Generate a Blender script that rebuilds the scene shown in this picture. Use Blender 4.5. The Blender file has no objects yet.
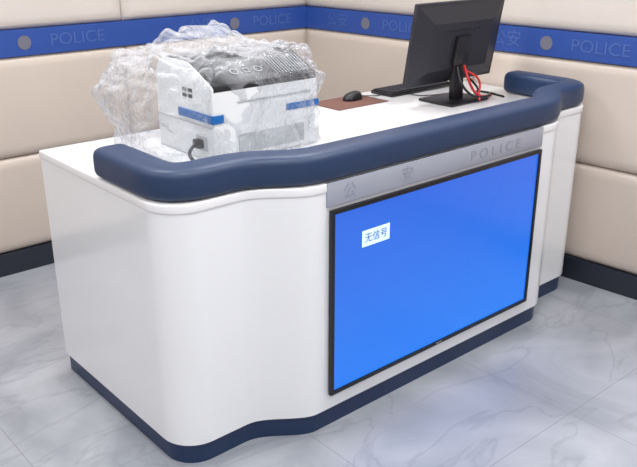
import bpy, bmesh, math, random
from mathutils import Vector, Matrix, noise
random.seed(3)
S=bpy.context.scene
try:
    S.view_settings.view_transform='Standard'
except Exception: pass
FZ=-.055   # floor level while building; whole scene is lifted so the floor ends at z=0

# ---------------- camera ----------------
H=1.6
cam=bpy.data.cameras.new('camera'); co=bpy.data.objects.new('camera',cam); S.collection.objects.link(co)
co.location=(0,0,H)
az=math.radians(49.0); p=math.radians(21.2)
d=Vector((math.cos(az)*math.cos(p),math.sin(az)*math.cos(p),-math.sin(p)))
co.rotation_euler=d.to_track_quat('-Z','Y').to_euler()
cam.sensor_width=36; cam.lens=791/637*36; cam.clip_start=0.05
S.camera=co

# ---------------- helpers ----------------
def lin(c):
    return tuple(((v/255)/12.92 if v/255<=0.04045 else (((v/255)+0.055)/1.055)**2.4) for v in c)+(1,)
def mat(name,rgb,rough=0.5,metal=0,spec=0.5,coat=0,emit=0,bump=0,bscale=200,var=0):
    m=bpy.data.materials.new(name); m.use_nodes=True; nt=m.node_tree; b=nt.nodes['Principled BSDF']
    c=lin(rgb); b.inputs['Base Color'].default_value=c; b.inputs['Roughness'].default_value=rough
    b.inputs['Metallic'].default_value=metal; b.inputs['Specular IOR Level'].default_value=spec
    b.inputs['Coat Weight'].default_value=coat
    if emit:
        b.inputs['Emission Color'].default_value=c; b.inputs['Emission Strength'].default_value=emit
    tc=nt.nodes.new('ShaderNodeTexCoord')
    n=nt.nodes.new('ShaderNodeTexNoise'); n.inputs['Scale'].default_value=bscale; nt.links.new(tc.outputs['Object'],n.inputs['Vector'])
    if bump:
        bp=nt.nodes.new('ShaderNodeBump'); bp.inputs['Strength'].default_value=bump; bp.inputs['Distance'].default_value=0.002
        nt.links.new(n.outputs['Fac'],bp.inputs['Height']); nt.links.new(bp.outputs['Normal'],b.inputs['Normal'])
    if var:
        r=nt.nodes.new('ShaderNodeValToRGB')
        r.color_ramp.elements[0].position=.3; r.color_ramp.elements[1].position=.7
        r.color_ramp.elements[0].color=tuple(x*(1-var) for x in c[:3])+(1,); r.color_ramp.elements[1].color=c
        n2=nt.nodes.new('ShaderNodeTexNoise'); n2.inputs['Scale'].default_value=3; nt.links.new(tc.outputs['Object'],n2.inputs['Vector'])
        nt.links.new(n2.outputs['Fac'],r.inputs['Fac']); nt.links.new(r.outputs['Color'],b.inputs['Base Color'])
    return m
def obj(name,me,mt=None,parent=None,smooth=False,angle=None):
    o=bpy.data.objects.new(name,me); S.collection.objects.link(o)
    if mt: me.materials.append(mt)
    if smooth:
        for f in me.polygons: f.use_smooth=True
    if angle is not None:
        try: me.set_sharp_from_angle(angle=math.radians(angle))
        except Exception: pass
    if parent: o.parent=parent
    return o
def empty(name,loc=(0,0,0)):
    o=bpy.data.objects.new(name,None); S.collection.objects.link(o); o.location=loc; o.empty_display_size=.1; return o
def pyd(name,vs,fs,mt,parent=None,smooth=False,angle=None,fix=True):
    me=bpy.data.meshes.new(name); me.from_pydata(vs,[],fs); me.update()
    if fix:
        bm=bmesh.new(); bm.from_mesh(me); bmesh.ops.recalc_face_normals(bm,faces=bm.faces); bm.to_mesh(me); bm.free()
    return obj(name,me,mt,parent,smooth,angle)
def box(name,lo,hi,mt,parent=None,bev=0,seg=2):
    bm=bmesh.new(); bmesh.ops.create_cube(bm,size=1)
    for v in bm.verts:
        v.co=Vector(((lo[i]+hi[i])/2+v.co[i]*(hi[i]-lo[i]) for i in range(3)))
    if bev: bmesh.ops.bevel(bm,geom=bm.edges[:],offset=bev,segments=seg,affect='EDGES',profile=.5)
    me=bpy.data.meshes.new(name); bm.to_mesh(me); bm.free()
    return obj(name,me,mt,parent,bool(bev),35 if bev else None)
def text(name,body,loc,size,mt,rot,parent=None,ext=0.0004,align='CENTER',sx=1):
    c=bpy.data.curves.new(name,'FONT'); c.body=body; c.size=size; c.extrude=ext; c.align_x=align; c.align_y='CENTER'
    o=bpy.data.objects.new(name,c); S.collection.objects.link(o); o.location=loc; o.rotation_euler=rot; o.scale=(sx,1,1)
    c.materials.append(mt)
    if parent: o.parent=parent
    return o
def tube(name,pts,r,mt,parent=None):
    c=bpy.data.curves.new(name,'CURVE'); c.dimensions='3D'; c.bevel_depth=r; c.bevel_resolution=3
    s=c.splines.new('NURBS'); s.points.add(len(pts)-1)
    for q,a in zip(s.points,pts): q.co=(*a,1)
    s.use_endpoint_u=True; s.order_u=3; s.resolution_u=8
    o=bpy.data.objects.new(name,c); S.collection.objects.link(o); c.materials.append(mt)
    if parent: o.parent=parent
    return o

# ---------------- materials ----------------
M_white=mat('gloss_white_lacquer',(230,232,235),.14,coat=.6,spec=.5)
M_top=mat('white_counter_top',(231,231,233),.22,coat=.3)
M_navy=mat('navy_leather',(28,50,84),.42,bump=.25,bscale=350)
M_kick=mat('navy_kick',(22,44,80),.35)
M_plate=mat('brushed_metal_plate',(164,168,182),.4,metal=.25)
M_platetxt=mat('plate_lettering',(150,155,170),.42,metal=.25)
M_blk=mat('black_plastic',(20,20,24),.4)
M_mon=mat('monitor_black',(34,34,42),.5)
M_bez=mat('display_bezel',(16,16,20),.3)
M_pad=mat('beige_wall_leather',(201,188,177),.55,bump=.2,bscale=250,var=.03)
M_padhi=mat('cream_wall_leather',(206,197,190),.5,bump=.2,bscale=250,var=.03)
M_gap=mat('panel_seam',(136,121,110),.8)
M_stripe=mat('blue_wall_stripe',(40,74,150),.45)
M_strtxt=mat('stripe_lettering',(66,96,164),.5)
M_gold=mat('stripe_emblem_gold',(108,108,122),.5)
M_base=mat('dark_baseboard',(38,42,54),.35)
M_ceil=mat('ceiling_paint',(235,235,235),.8)
M_pr=mat('printer_offwhite',(222,224,226),.45)
M_prg=mat('printer_grey',(170,173,178),.5)
M_prd=mat('printer_dark_cover',(14,16,20),.4)
M_blue=mat('printer_blue_band',(5,95,168),.4)
M_icon=mat('printer_icon_print',(215,218,222),.5)
M_red=mat('red_cable',(190,30,35),.4)
M_brown=mat('mouse_pad_brown',(108,72,62),.7,bump=.2)
M_brass=mat('connector_brass',(150,120,85),.35,metal=.7)
M_lab=mat('screen_label',(190,215,248),.4,emit=.7)
M_labt=mat('screen_label_text',(70,100,170),.4)

M_scr=bpy.data.materials.new('blue_lcd_image'); M_scr.use_nodes=True; nt=M_scr.node_tree
b=nt.nodes['Principled BSDF']; b.inputs['Base Color'].default_value=(0.01,.02,.05,1); b.inputs['Roughness'].default_value=.25
tc=nt.nodes.new('ShaderNodeTexCoord'); sp=nt.nodes.new('ShaderNodeSeparateXYZ'); nt.links.new(tc.outputs['Generated'],sp.inputs[0])
r=nt.nodes.new('ShaderNodeValToRGB'); r.color_ramp.elements[0].color=lin((26,128,252)); r.color_ramp.elements[1].color=lin((42,106,232))
nt.links.new(sp.outputs['Z'],r.inputs['Fac']); nt.links.new(r.outputs['Color'],b.inputs['Emission Color']); b.inputs['Emission Strength'].default_value=.9

M_floor=bpy.data.materials.new('grey_marble_tiles'); M_floor.use_nodes=True; nt=M_floor.node_tree; b=nt.nodes['Principled BSDF']
tc=nt.nodes.new('ShaderNodeTexCoord')
n1=nt.nodes.new('ShaderNodeTexNoise'); n1.inputs['Scale'].default_value=1.8; n1.inputs['Detail'].default_value=9; n1.inputs['Distortion'].default_value=1.6
nt.links.new(tc.outputs['Object'],n1.inputs['Vector'])
ramp=nt.nodes.new('ShaderNodeValToRGB'); e=ramp.color_ramp.elements
e[0].position=.32; e[0].color=lin((142,146,154)); e[1].position=.68; e[1].color=lin((171,174,181))
nt.links.new(n1.outputs['Fac'],ramp.inputs['Fac'])
mp=nt.nodes.new('ShaderNodeMapping'); mp.inputs['Rotation'].default_value=(0,0,.9); mp.inputs['Scale'].default_value=(1,2.6,1); nt.links.new(tc.outputs['Object'],mp.inputs['Vector'])
n2=nt.nodes.new('ShaderNodeTexNoise'); n2.inputs['Scale'].default_value=1.5; n2.inputs['Detail'].default_value=6; n2.inputs['Distortion'].default_value=1.0
nt.links.new(mp.outputs[0],n2.inputs['Vector'])
vein=nt.nodes.new('ShaderNodeValToRGB'); e=vein.color_ramp.elements
e[0].position=.475; e[0].color=(0,0,0,1); e[1].position=.5; e[1].color=(1,1,1,1); x=vein.color_ramp.elements.new(.525); x.color=(0,0,0,1)
nt.links.new(n2.outputs['Fac'],vein.inputs['Fac'])
vm=nt.nodes.new('ShaderNodeMath'); vm.operation='MULTIPLY'; vm.inputs[1].default_value=.32; nt.links.new(vein.outputs['Color'],vm.inputs[0])
mx=nt.nodes.new('ShaderNodeMixRGB'); mx.inputs['Color2'].default_value=lin((118,121,131)); nt.links.new(vm.outputs[0],mx.inputs['Fac']); nt.links.new(ramp.outputs['Color'],mx.inputs['Color1'])
br=nt.nodes.new('ShaderNodeTexBrick'); br.offset=0; br.inputs['Scale'].default_value=1; br.inputs['Mortar Size'].default_value=.0014
br.inputs['Brick Width'].default_value=.8; br.inputs['Row Height'].default_value=.8; br.inputs['Mortar Smooth'].default_value=.3
mp2=nt.nodes.new('ShaderNodeMapping'); mp2.inputs['Location'].default_value=(.1,.35,0); nt.links.new(tc.outputs['Object'],mp2.inputs['Vector']); nt.links.new(mp2.outputs[0],br.inputs['Vector'])
mx2=nt.nodes.new('ShaderNodeMixRGB'); mx2.inputs['Color2'].default_value=lin((126,127,132)); nt.links.new(br.outputs['Fac'],mx2.inputs['Fac']); nt.links.new(mx.outputs['Color'],mx2.inputs['Color1'])
nt.links.new(mx2.outputs['Color'],b.inputs['Base Color']); b.inputs['Roughness'].default_value=.28

# plastic film
M_film=bpy.data.materials.new('clear_plastic_film'); M_film.use_nodes=True; nt=M_film.node_tree
for n in list(nt.nodes): nt.nodes.remove(n)
out=nt.nodes.new('ShaderNodeOutputMaterial'); tr=nt.nodes.new('ShaderNodeBsdfTransparent'); tr.inputs[0].default_value=(.96,.97,.98,1)
pr=nt.nodes.new('ShaderNodeBsdfPrincipled'); pr.inputs['Base Color'].default_value=lin((212,214,220)); pr.inputs['Roughness'].default_value=.16; pr.inputs['Specular IOR Level'].default_value=1
lw=nt.nodes.new('ShaderNodeLayerWeight'); lw.inputs['Blend'].default_value=.35
tc=nt.nodes.new('ShaderNodeTexCoord'); ns=nt.nodes.new('ShaderNodeTexNoise'); ns.inputs['Scale'].default_value=9; ns.inputs['Detail'].default_value=4; ns.inputs['Distortion'].default_value=2.5
nt.links.new(tc.outputs['Object'],ns.inputs['Vector'])
bp=nt.nodes.new('ShaderNodeBump'); bp.inputs['Strength'].default_value=.9; bp.inputs['Distance'].default_value=.035
nt.links.new(ns.outputs['Fac'],bp.inputs['Height']); nt.links.new(bp.outputs['Normal'],pr.inputs['Normal']); nt.links.new(bp.outputs['Normal'],lw.inputs['Normal'])
mr=nt.nodes.new('ShaderNodeMapRange'); mr.inputs['To Min'].default_value=.06; mr.inputs['To Max'].default_value=.8; nt.links.new(lw.outputs['Facing'],mr.inputs['Value'])
ms=nt.nodes.new('ShaderNodeMixShader'); nt.links.new(mr.outputs[0],ms.inputs[0]); nt.links.new(tr.outputs[0],ms.inputs[1]); nt.links.new(pr.outputs[0],ms.inputs[2]); nt.links.new(ms.outputs[0],out.inputs[0])

# ---------------- room ----------------
XR,YB=3.40,3.84; X0,Y0,ZC=-2.6,-2.4,2.8
XX=XR+.5
MR=Matrix.Translation((XR,1.5,0))@Matrix.Rotation(math.radians(4),4,'Z')@Matrix.Translation((-XR,-1.5,0))
box('floor',(X0-.1,Y0-.1,FZ-.1),(XX,YB+.1,FZ),M_floor)
box('ceiling',(X0-.1,Y0-.1,ZC),(XX,YB+.1,ZC+.1),M_ceil)
wb=box('wall_back',(X0,YB,FZ),(XX,YB+.1,ZC),M_gap)
wr=box('wall_right',(XR,Y0-.1,FZ),(XR+.1,YB+.1,ZC),M_gap); wr.matrix_world=MR
box('wall_left',(X0-.1,Y0,FZ),(X0,YB,ZC),M_padhi)
box('wall_front',(X0,Y0-.1,FZ),(XX,Y0,ZC),M_padhi)
def cushion(name,axis,a0,a1,z0,z1,mt,parent,t=.03):
    n=14; vs=[];fs=[]
    for j in range(n+1):
        for i in range(n+1):
            def w(k):
                s=k/n; return .5-.5*math.cos(math.pi*s)
            u,v=w(i),w(j)
            du=min(u,1-u)*(a1-a0); dv=min(v,1-v)*(z1-z0)
            f=lambda q:1-max(0,1-q/.03)**2.2
            h=t*math.sqrt(max(0,f(du)*f(dv)))*(.88+.12*math.sin(math.pi*u)*math.sin(math.pi*v))
            a=a0+.001+u*(a1-a0-.002); z=z0+.001+v*(z1-z0-.002)
            vs.append((a,YB-h,z) if axis=='x' else (XR-h,a,z))
    for j in range(n):
        for i in range(n):
            q=j*(n+1)+i; fs.append((q,q+1,q+n+2,q+n+1) if axis=='x' else (q,q+n+1,q+n+2,q+1))
    pyd(name,vs,fs,mt,parent,True,fix=False)
ZS0,ZS1=1.025,1.148
rows=[(.06,.54,M_pad),(.54,ZS0,M_pad),(ZS1,1.62,M_padhi),(1.62,2.08,M_padhi),(2.08,2.8,M_padhi)]
k=0
x=3.24
while x>X0+.05:
    xa=max(X0,x-1.25)
    for z0,z1,m in rows:
        k+=1; cushion('cushion_b%d'%k,'x',xa,x,z0,z1,m,wb)
    x=xa
y=YB
while y>Y0+.05:
    ya=max(Y0,y-1.25)
    for z0,z1,m in rows:
        k+=1; cushion('cushion_r%d'%k,'y',ya,y,z0,z1,m,wr)
    y=ya
box('stripe_back',(X0,YB-.028,ZS0),(XR,YB,ZS1),M_stripe,wb)
box('stripe_right',(XR-.028,Y0,ZS0),(XR,YB,ZS1),M_stripe,wr)
box('baseboard_back',(X0,YB-.03,FZ),(XR-.17,YB,.06),M_base)
bbr=box('baseboard_right',(XR-.03,Y0,FZ),(XR,YB,.06),M_base); bbr.matrix_world=MR
zt=1.086
def emblem(name,loc,rot,par):
    bm=bmesh.new(); bmesh.ops.create_circle(bm,cap_ends=True,segments=24,radius=.033)
    me=bpy.data.meshes.new(name); bm.to_mesh(me); bm.free(); o=obj(name,me,M_gold,par); o.location=loc; o.rotation_euler=rot
RB=(math.pi/2,0,0); RR=(math.pi/2,0,-math.pi/2)
for i,xc in enumerate((1.46,2.68,.1)):
    text('lettering_b%d'%i,'公安',(xc-.22,YB-.030,zt),.085,M_strtxt,RB,wb)
    emblem('emblem_b%d'%i,(xc,YB-.030,zt),RB,wb)
    text('lettering_bp%d'%i,'POLICE',(xc+.27,YB-.030,zt),.08,M_strtxt,RB,wb,sx=1.1)
for i,yc in enumerate((2.18,3.33,.9)):
    text('lettering_r%d'%i,'公安',(XR-.030,yc+.22,zt),.085,M_strtxt,RR,wr)
    emblem('emblem_r%d'%i,(XR-.030,yc,zt),RR,wr)
    text('lettering_rp%d'%i,'POLICE',(XR-.030,yc-.27,zt),.08,M_strtxt,RR,wr,sx=1.1)

# ---------------- desk ----------------
XL,XE=1.05,3.285; YF,YC,YK=1.76,1.87,2.74
S0,S1=1.31,1.53
def outline():
    pts=[]
    R=.12
    pts.append((XL,YK))
    for i in range(1,12): pts.append((XL,YK+(YC+R-YK)*i/12))
    for i in range(0,13):
        a=math.pi+ (math.pi/2)*i/12
        pts.append((XL+R+R*math.cos(a),YC+R+R*math.sin(a)))
    n=16
    for i in range(0,n+1):
        s=i/n; w=s*s*(3-2*s)
        pts.append((S0+(S1-S0)*s,YC+(YF-YC)*w))
    xm=(XL+XE)/2
    for i in range(1,8): pts.append((S1+(xm-S1)*i/8,YF))
    pts.append((xm,YF))
    for q in reversed(pts[:-1]): pts.append((2*xm-q[0],q[1]))
    return [Vector(q) for q in pts]
OUT=outline()
def norms(P):
    N=[]
    for i in range(len(P)):
        a=P[max(0,i-1)]; b=P[min(len(P)-1,i+1)]; t=(b-a).normalized()
        N.append(Vector((-t.y,t.x)))
    return N
NR=norms(OUT)
def off(dist): return [p+n*dist for p,n in zip(OUT,NR)]
desk=empty('reception_desk')
def shell(name,o0,o1,z0,z1,mt,bev=0):
    A=off(o0);B=off(o1); n=len(A); ring=A+B[::-1]
    m=len(ring)
    vs=[(q.x,q.y,z0) for q in ring]+[(q.x,q.y,z1) for q in ring]
    fs=[(i,(i+1)%m,m+(i+1)%m,m+i) for i in range(m)]
    for i in range(n-1):
        j=m-1-i
        fs.append((i,i+1,j-1,j)); fs.append((m+i,m+i+1,m+j-1,m+j))
    return pyd(name,vs,fs,mt,desk,True,40)
def slab(name,o0,z0,z1,mt,yk=None,bev=0):
    A=off(o0); m=len(A)
    vs=[(q.x,q.y,z0) for q in A]+[(q.x,q.y,z1) for q in A]
    fs=[(i,(i+1)%m,m+(i+1)%m,m+i) for i in range(m)]+[tuple(range(m)),tuple(range(m,2*m))]
    me=bpy.data.meshes.new(name); me.from_pydata(vs,[],fs); me.update()
    bm=bmesh.new(); bm.from_mesh(me); bmesh.ops.recalc_face_normals(bm,faces=bm.faces)
    if bev:
        ed=[e for e in bm.edges if abs(e.verts[0].co.z-e.verts[1].co.z)<1e-6]
        bmesh.ops.bevel(bm,geom=ed,offset=bev,segments=3,affect='EDGES',profile=.5)
    bm.to_mesh(me); bm.free()
    return obj(name,me,mt,desk,True,40)
shell('body_panel',.004,.035,.022,.822,M_white)
slab('counter_top',0,.822,.852,M_top,bev=.005)
shell('kick_plate',.016,.045,FZ,.022,M_kick)
box('pedestal_cabinet',(1.12,2.25,FZ+.001),(1.55,2.7,.81),M_white,desk,.005)
def sweep(name,zb,zt,half,mt):
    YE=2.275
    C=off(.055)
    idx=[i for i,q in enumerate(C) if q.y<=YE]
    P=[Vector((C[idx[0]].x,YE))]+[C[i] for i in idx]+[Vector((C[idx[-1]].x,YE))]
    ds_=.018; acc=[P[0].copy()]; rest=ds_
    for i in range(len(P)-1):
        a,b=P[i],P[i+1]; L=(b-a).length; t=rest
        while t<=L:
            acc.append(a.lerp(b,t/L)); t+=ds_
        rest=t-L
    Q=acc
    for _ in range(10):
        Q=[Q[0]]+[(Q[i-1]+Q[i]*2+Q[i+1])/4 for i in range(1,len(Q)-1)]+[Q[-1]]
    def addend(Q):
        t=(Q[0]-Q[1]).normalized(); e=[]
        for a in range(6,0,-1): e.append((Q[0]+t*.025*math.sin(a/6*math.pi/2),max(.001,math.cos(a/6*math.pi/2))))
        return e
    e0=addend(Q); e1=addend(Q[::-1])[::-1]
    full=[q for q,_ in e0]+Q+[q for q,_ in e1]
    sc=[s for _,s in e0]+[1]*len(Q)+[s for _,s in e1]
    N=norms(full); vs=[];fs=[]
    prof=[]; K=28; hh=(zt-zb)/2
    for k in range(K):
        a=2*math.pi*k/K; c,s_=math.cos(a),math.sin(a)
        e=.5
        prof.append((half*abs(c)**e*(1 if c>0 else -1),hh*abs(s_)**e*(1 if s_>0 else -1)))
    for q,s_,n in zip(full,sc,N):
        f=.72+.28*s_ if s_>.01 else .68
        for (a,bz) in prof:
            vs.append((q.x+n.x*a*f,q.y+n.y*a*f,(zb+zt)/2+bz*f))
    m=len(full)
    for i in range(m-1):
        for k in range(K):
            k2=(k+1)%K; fs.append((i*K+k,i*K+k2,(i+1)*K+k2,(i+1)*K+k))
    fs.append(tuple(range(K))); fs.append(tuple((m-1)*K+k for k in range(K)))
    return pyd(name,vs,fs,mt,desk,True,60)
sweep('padded_edge',.853,.953,.062,M_navy)
pl=box('sign_plate',(1.565,YF-.004,.773),(2.725,YF+.012,.852),M_plate,desk,.001)
text('plate_char_a','公',(1.66,YF-.005,.81),.06,M_platetxt,RB,desk)
text('plate_char_b','安',(1.93,YF-.005,.81),.06,M_platetxt,RB,desk)
text('plate_word','P O L I C E',(2.42,YF-.005,.81),.055,M_platetxt,RB,desk,sx=1.2)

# ---------------- display ----------------
ds=empty('display_screen')
SX0,SX1,SZ0,SZ1=1.575,2.715,.083,.762
bz=.014
def frame(name,x0,x1,z0,z1,w,ya,yb,mt,par):
    vs=[];
    for y in (ya,yb):
        vs+=[(x0,y,z0),(x1,y,z0),(x1,y,z1),(x0,y,z1),(x0+w,y,z0+w),(x1-w,y,z0+w),(x1-w,y,z1-w),(x0+w,y,z1-w)]
    fs=[]
    for i in range(4):
        j=(i+1)%4
        fs+=[(i,j,4+j,4+i),(8+i,8+j,12+j,12+i),(i,j,8+j,8+i),(4+i,4+j,12+j,12+i)]
    return pyd(name,vs,fs,mt,par)
frame('bezel',SX0,SX1,SZ0,SZ1,bz,YF-.014,YF-.0005,M_bez,ds)
box('lcd_panel',(SX0+bz,YF-.008,SZ0+bz),(SX1-bz,YF-.0005,SZ1-bz),M_scr,ds)
box('no_signal_label',(1.715,YF-.0095,.60),(1.845,YF-.0085,.658),M_lab,ds)
text('no_signal_text','无信号',(1.78,YF-.0105,.628),.036,M_labt,RB,ds,ext=.0002)
text('maker_mark','DISPLAY',(2.14,YF-.0145,SZ0+.007),.009,M_prg,RB,ds)

# ---------------- monitor ----------------
mon=empty('computer_monitor',(2.85,2.33,.853))
box('base',(-.13,-.1,0),(.13,.1,.012),M_blk,mon,.005)
neck=box('neck',(-.035,-.03,.01),(.035,.0,.22),M_blk,mon,.006); neck.rotation_euler=(math.radians(-3),0,0)
tilt=bpy.data.objects.new('head',None); S.collection.objects.link(tilt); tilt.parent=mon; tilt.location=(0,.0,.272); tilt.rotation_euler=(math.radians(9),0,0)
box('panel_shell',(-.3,.0,-.19),(.3,.02,.175),M_mon,tilt,.006)
box('glass',(-.29,.0205,-.175),(.29,.0225,.168),M_bez,tilt)
vs=[(-.285,0,-.175),(.285,0,-.175),(.285,0,.16),(-.285,0,.16),(-.2,-.03,-.12),(.2,-.03,-.12),(.2,-.03,.09),(-.2,-.03,.09)]
pyd('rear_housing',vs,[(0,1,5,4),(1,2,6,5),(2,3,7,6),(3,0,4,7),(4,5,6,7)],M_mon,tilt,fix=False)
box('stand_mount',(-.05,-.05,-.1),(.05,-.029,.03),M_blk,tilt,.005)
for i in range(9): box('vent_%d'%i,(-.12+i*.028,-.0315,.05),(-.104+i*.028,-.0298,.058),M_blk,tilt)
tube('red_signal_cable',[(.02,-.035,.16),(.0,-.07,.12),(.02,-.09,.06),(.05,-.1,.03),(.1,-.1,.018),(.2,-.06,.006)],.006,M_red,mon)
tube('red_signal_cable_b',[(.02,-.035,.14),(.06,-.08,.12),(.08,-.09,.07),(.05,-.1,.04),(.04,-.12,.012)],.005,M_red,mon)
tube('power_cable',[(-.03,-.035,.16),(-.05,-.07,.1),(-.01,-.1,.04),(.06,-.115,.02),(.16,-.09,.018),(.23,-.03,.006)],.006,M_blk,mon)
tube('video_cable',[(.03,-.035,.12),(.1,-.06,.06),(.15,-.02,.02),(.2,.05,.008),(.26,.02,.006),(.22,-.12,.006)],.005,M_blk,mon)
kb=empty('keyboard',(2.9,2.63,.853))
box('tray',(-.22,-.07,0),(.22,.07,.016),M_blk,kb,.004)
for j in range(5):
    for i in range(17):
        box('key_%d_%d'%(j,i),(-.212+i*.025,-.062+j*.025,.0155),(-.212+i*.025+.021,-.062+j*.025+.021,.022),M_mon,kb)
tube('keyboard_cable',[(-.1,-.07,.008),(-.14,-.13,.005),(-.02,-.19,.005),(.12,-.2,.005)],.0025,M_blk,kb)
box('mouse_pad',(2.30,2.51,.8525),(2.61,2.72,.8555),M_brown,None,.001)
mo=empty('computer_mouse',(2.50,2.635,.8558))
vs=[];fs=[];nu,nv=20,8
for j in range(nv+1):
    f=j/nv*math.pi/2
    for i in range(nu):
        a=2*math.pi*i/nu
        r_=math.cos(f)**.6 if j<nv else .001
        vs.append((.056*r_*math.cos(a),.032*r_*math.sin(a)*(1-.12*math.cos(a)),.036*math.sin(f)*(1+.12*math.cos(a))))
for j in range(nv):
    for i in range(nu): fs.append((j*nu+i,j*nu+(i+1)%nu,(j+1)*nu+(i+1)%nu,(j+1)*nu+i))
fs.append(tuple(range(nu)))
pyd('shell',vs,fs,M_blk,mo,True)
box('scroll_wheel',(.018,-.004,.03),(.036,.004,.037),M_prg,mo,.002)
tube('mouse_cable',[(.055,0,.01),(.1,.01,.004),(.15,-.02,.0),(.2,0,-.001)],.002,M_blk,mo)
# ---------------- printer ----------------
PX,PY=1.425,2.17
prn=empty('desktop_printer',(PX,PY,.853))
W=.455; D=.36
prof=[(0,.0),(0,.25),(.008,.258),(.13,.318),(.16,.325),(.31,.325),(.34,.305),(D,.26),(D,0)]
def extr(name,prof,x0,x1,mt,par,bev=.006):
    n=len(prof); vs=[(x0,a,b_) for a,b_ in prof]+[(x1,a,b_) for a,b_ in prof]
    fs=[(i,(i+1)%n,n+(i+1)%n,n+i) for i in range(n)]+[tuple(range(n)),tuple(range(n,2*n))]
    me=bpy.data.meshes.new(name); me.from_pydata(vs,[],fs); me.update()
    bm=bmesh.new(); bm.from_mesh(me); bmesh.ops.recalc_face_normals(bm,faces=bm.faces)
    if bev: bmesh.ops.bevel(bm,geom=bm.edges[:],offset=bev,segments=2,affect='EDGES',profile=.5)
    bm.to_mesh(me); bm.free(); return obj(name,me,mt,par,True,35)
extr('body',prof,0,W,M_pr,prn)
extr('dark_cover',[(-.002,.24),(.002,.260),(.13,.323),(.16,.330),(.30,.330),(.30,.31),(.14,.29),(.02,.23)],.006,W-.006,M_prd,prn,.002)
box('front_recess',(.10,-.003,.02),(.39,.004,.085),M_prg,prn,.001)
box('front_slot',(.10,-.004,.195),(.42,.004,.200),M_prg,prn,.001)
box('blue_band_front_l',(-.004,-.005,.135),(.04,.004,.163),M_blue,prn,.001)
box('blue_band_front_r',(.31,-.005,.14),(W+.003,.004,.163),M_blue,prn,.001)
box('blue_band_side',(-.005,-.002,.135),(.004,.21,.163),M_blue,prn,.001)
box('side_seam',(-.003,.005,.118),(.003,.355,.122),M_prg,prn)
for j in range(2):
    for i in range(2): box('vent_%d_%d'%(j,i),(-.002,.12+i*.035,.205+j*.02),(.003,.145+i*.035,.217+j*.02),M_prd,prn)
box('power_port',(-.005,.04,.035),(.004,.105,.085),M_prg,prn,.001)
box('power_plug',(-.03,.055,.045),(-.004,.09,.075),M_blk,prn,.004)
tube('power_cable',[(-.03,.07,.06),(-.07,.06,.045),(-.07,.02,.012),(-.04,-.05,.006),(.0,-.08,.006)],.006,M_blk,prn)
box('brass_connector',(-.04,-.11,.0),(.0,-.075,.045),M_brass,prn,.003)
ang=math.atan2(.063,.128)
sa,ca=math.sin(ang),math.cos(ang)
def onsl(t,h=.002):
    return (.002+ca*t-sa*h,.260+sa*t+ca*h)
for i in range(3):
    t=bpy.data.curves.new('icon','CURVE'); t.dimensions='3D'; t.bevel_depth=.0016
    s=t.splines.new('POLY'); pts=[]
    nn=(12,4,12)[i]
    for k_ in range(nn):
        a=2*math.pi*k_/nn+math.pi/4; pts.append((.015*math.cos(a),.015*math.sin(a),0))
    s.points.add(len(pts)-1)
    for q,a in zip(s.points,pts): q.co=(*a,1)
    s.use_cyclic_u=True
    o=bpy.data.objects.new('icon_%d'%i,t); S.collection.objects.link(o); t.materials.append(M_icon); o.parent=prn
    yy,zz=onsl(.06); o.location=(.13+i*.05,yy,zz); o.rotation_euler=(ang,0,0)
for i in range(12):
    yy,zz=onsl(.07)
    o=box('slope_rib_%d'%i,(-.0015,-.05,-.001),(.0015,.05,.001),M_prg,prn); o.location=(.29+i*.013,yy,zz); o.rotation_euler=(ang,0,0)

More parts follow.
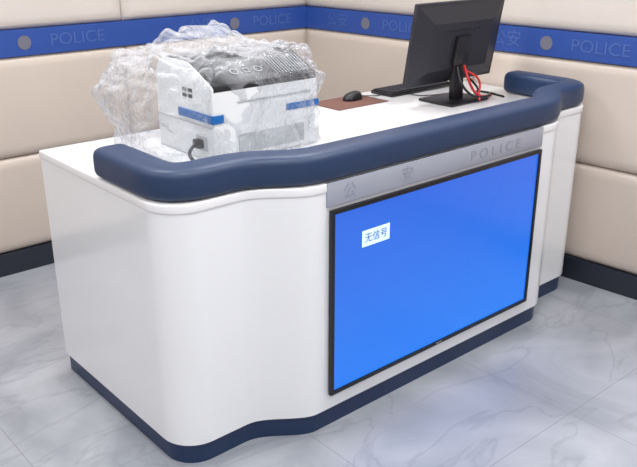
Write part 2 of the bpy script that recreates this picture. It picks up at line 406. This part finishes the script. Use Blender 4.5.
# ---------------- plastic film ----------------
film_vs=[];film_fs=[]
nu,nv=170,64
cx,cy=1.645,2.39
for j in range(nv+1):
    v=j/nv
    for i in range(nu):
        a=2*math.pi*i/nu
        c,s_=math.cos(a),math.sin(a)
        hx=.268; hy=.235
        e=.32
        ux=abs(c)**e*(1 if c>0 else -1); uy=abs(s_)**e*(1 if s_>0 else -1)
        ph=v*math.pi/2
        rr=max(0,math.cos(ph))**.26; zz=math.sin(ph)**.9
        back=max(0,s_)
        left=max(0,-c)*(.3+.7*min(1,max(0,s_+.75)))
        puff=left*.13*(.5+math.sin(math.pi*min(1,v*1.1)))*rr
        x_=cx+ux*hx*rr-puff
        y_=cy+uy*hy*rr+back*.05*rr
        z_=.855+zz*.345+.02*back*zz
        P=Vector((x_,y_,z_))
        k1=noise.noise(P*4+Vector((3,1,7))); k2=abs(noise.noise(P*9)); k3=abs(noise.noise(P*20+Vector((9,2,2))))
        amp=.036*k1+.06*(k2-.22)+.034*(k3-.2)
        dirv=Vector((x_-cx,(y_-cy)*1.2,(z_-.93)*1.3)); dirv.normalize()
        if v<.06: dirv.z=0
        P=P+dirv*(amp+.010)
        P.z=max(P.z,.8545)
        P.y=min(P.y,2.735)
        if P.y<2.02: P.y=2.02
        film_vs.append(tuple(P-Vector(prn.location)))
for j in range(nv):
    for i in range(nu):
        film_fs.append((j*nu+i,j*nu+(i+1)%nu,(j+1)*nu+(i+1)%nu,(j+1)*nu+i))
pyd('plastic_dust_cover',film_vs,film_fs,M_film,prn,True,fix=False)

# ---------------- lights ----------------
M_lamp=mat('lamp_diffuser',(255,255,255),.5,emit=3)
k=0
for lx in (-.9,1.0,2.6):
    for ly in (-.8,1.0,2.8):
        k+=1
        L_=empty('ceiling_light' if k==1 else 'ceiling_light.%03d'%(k-1),(lx,ly,ZC))
        frame('rim',-.3,.3,-.3,.3,.02,0,.01,M_ceil,L_).rotation_euler=(math.pi/2,0,0)
        box('diffuser',(-.28,-.28,-.012),(.28,.28,-.002),M_lamp,L_)
        la=bpy.data.lights.new('lamp','AREA'); la.size=.56; la.energy=22.5; la.color=(.99,.995,1)
        lo=bpy.data.objects.new('lamp',la); S.collection.objects.link(lo); lo.parent=L_; lo.location=(0,0,-.02)
w=bpy.data.worlds.new('world'); S.world=w; w.use_nodes=True
w.node_tree.nodes['Background'].inputs[0].default_value=(.8,.85,1,1); w.node_tree.nodes['Background'].inputs[1].default_value=.3

# lift everything so the floor surface is exactly z=0
for o in S.objects:
    if o.parent is None: o.location.z-=FZ
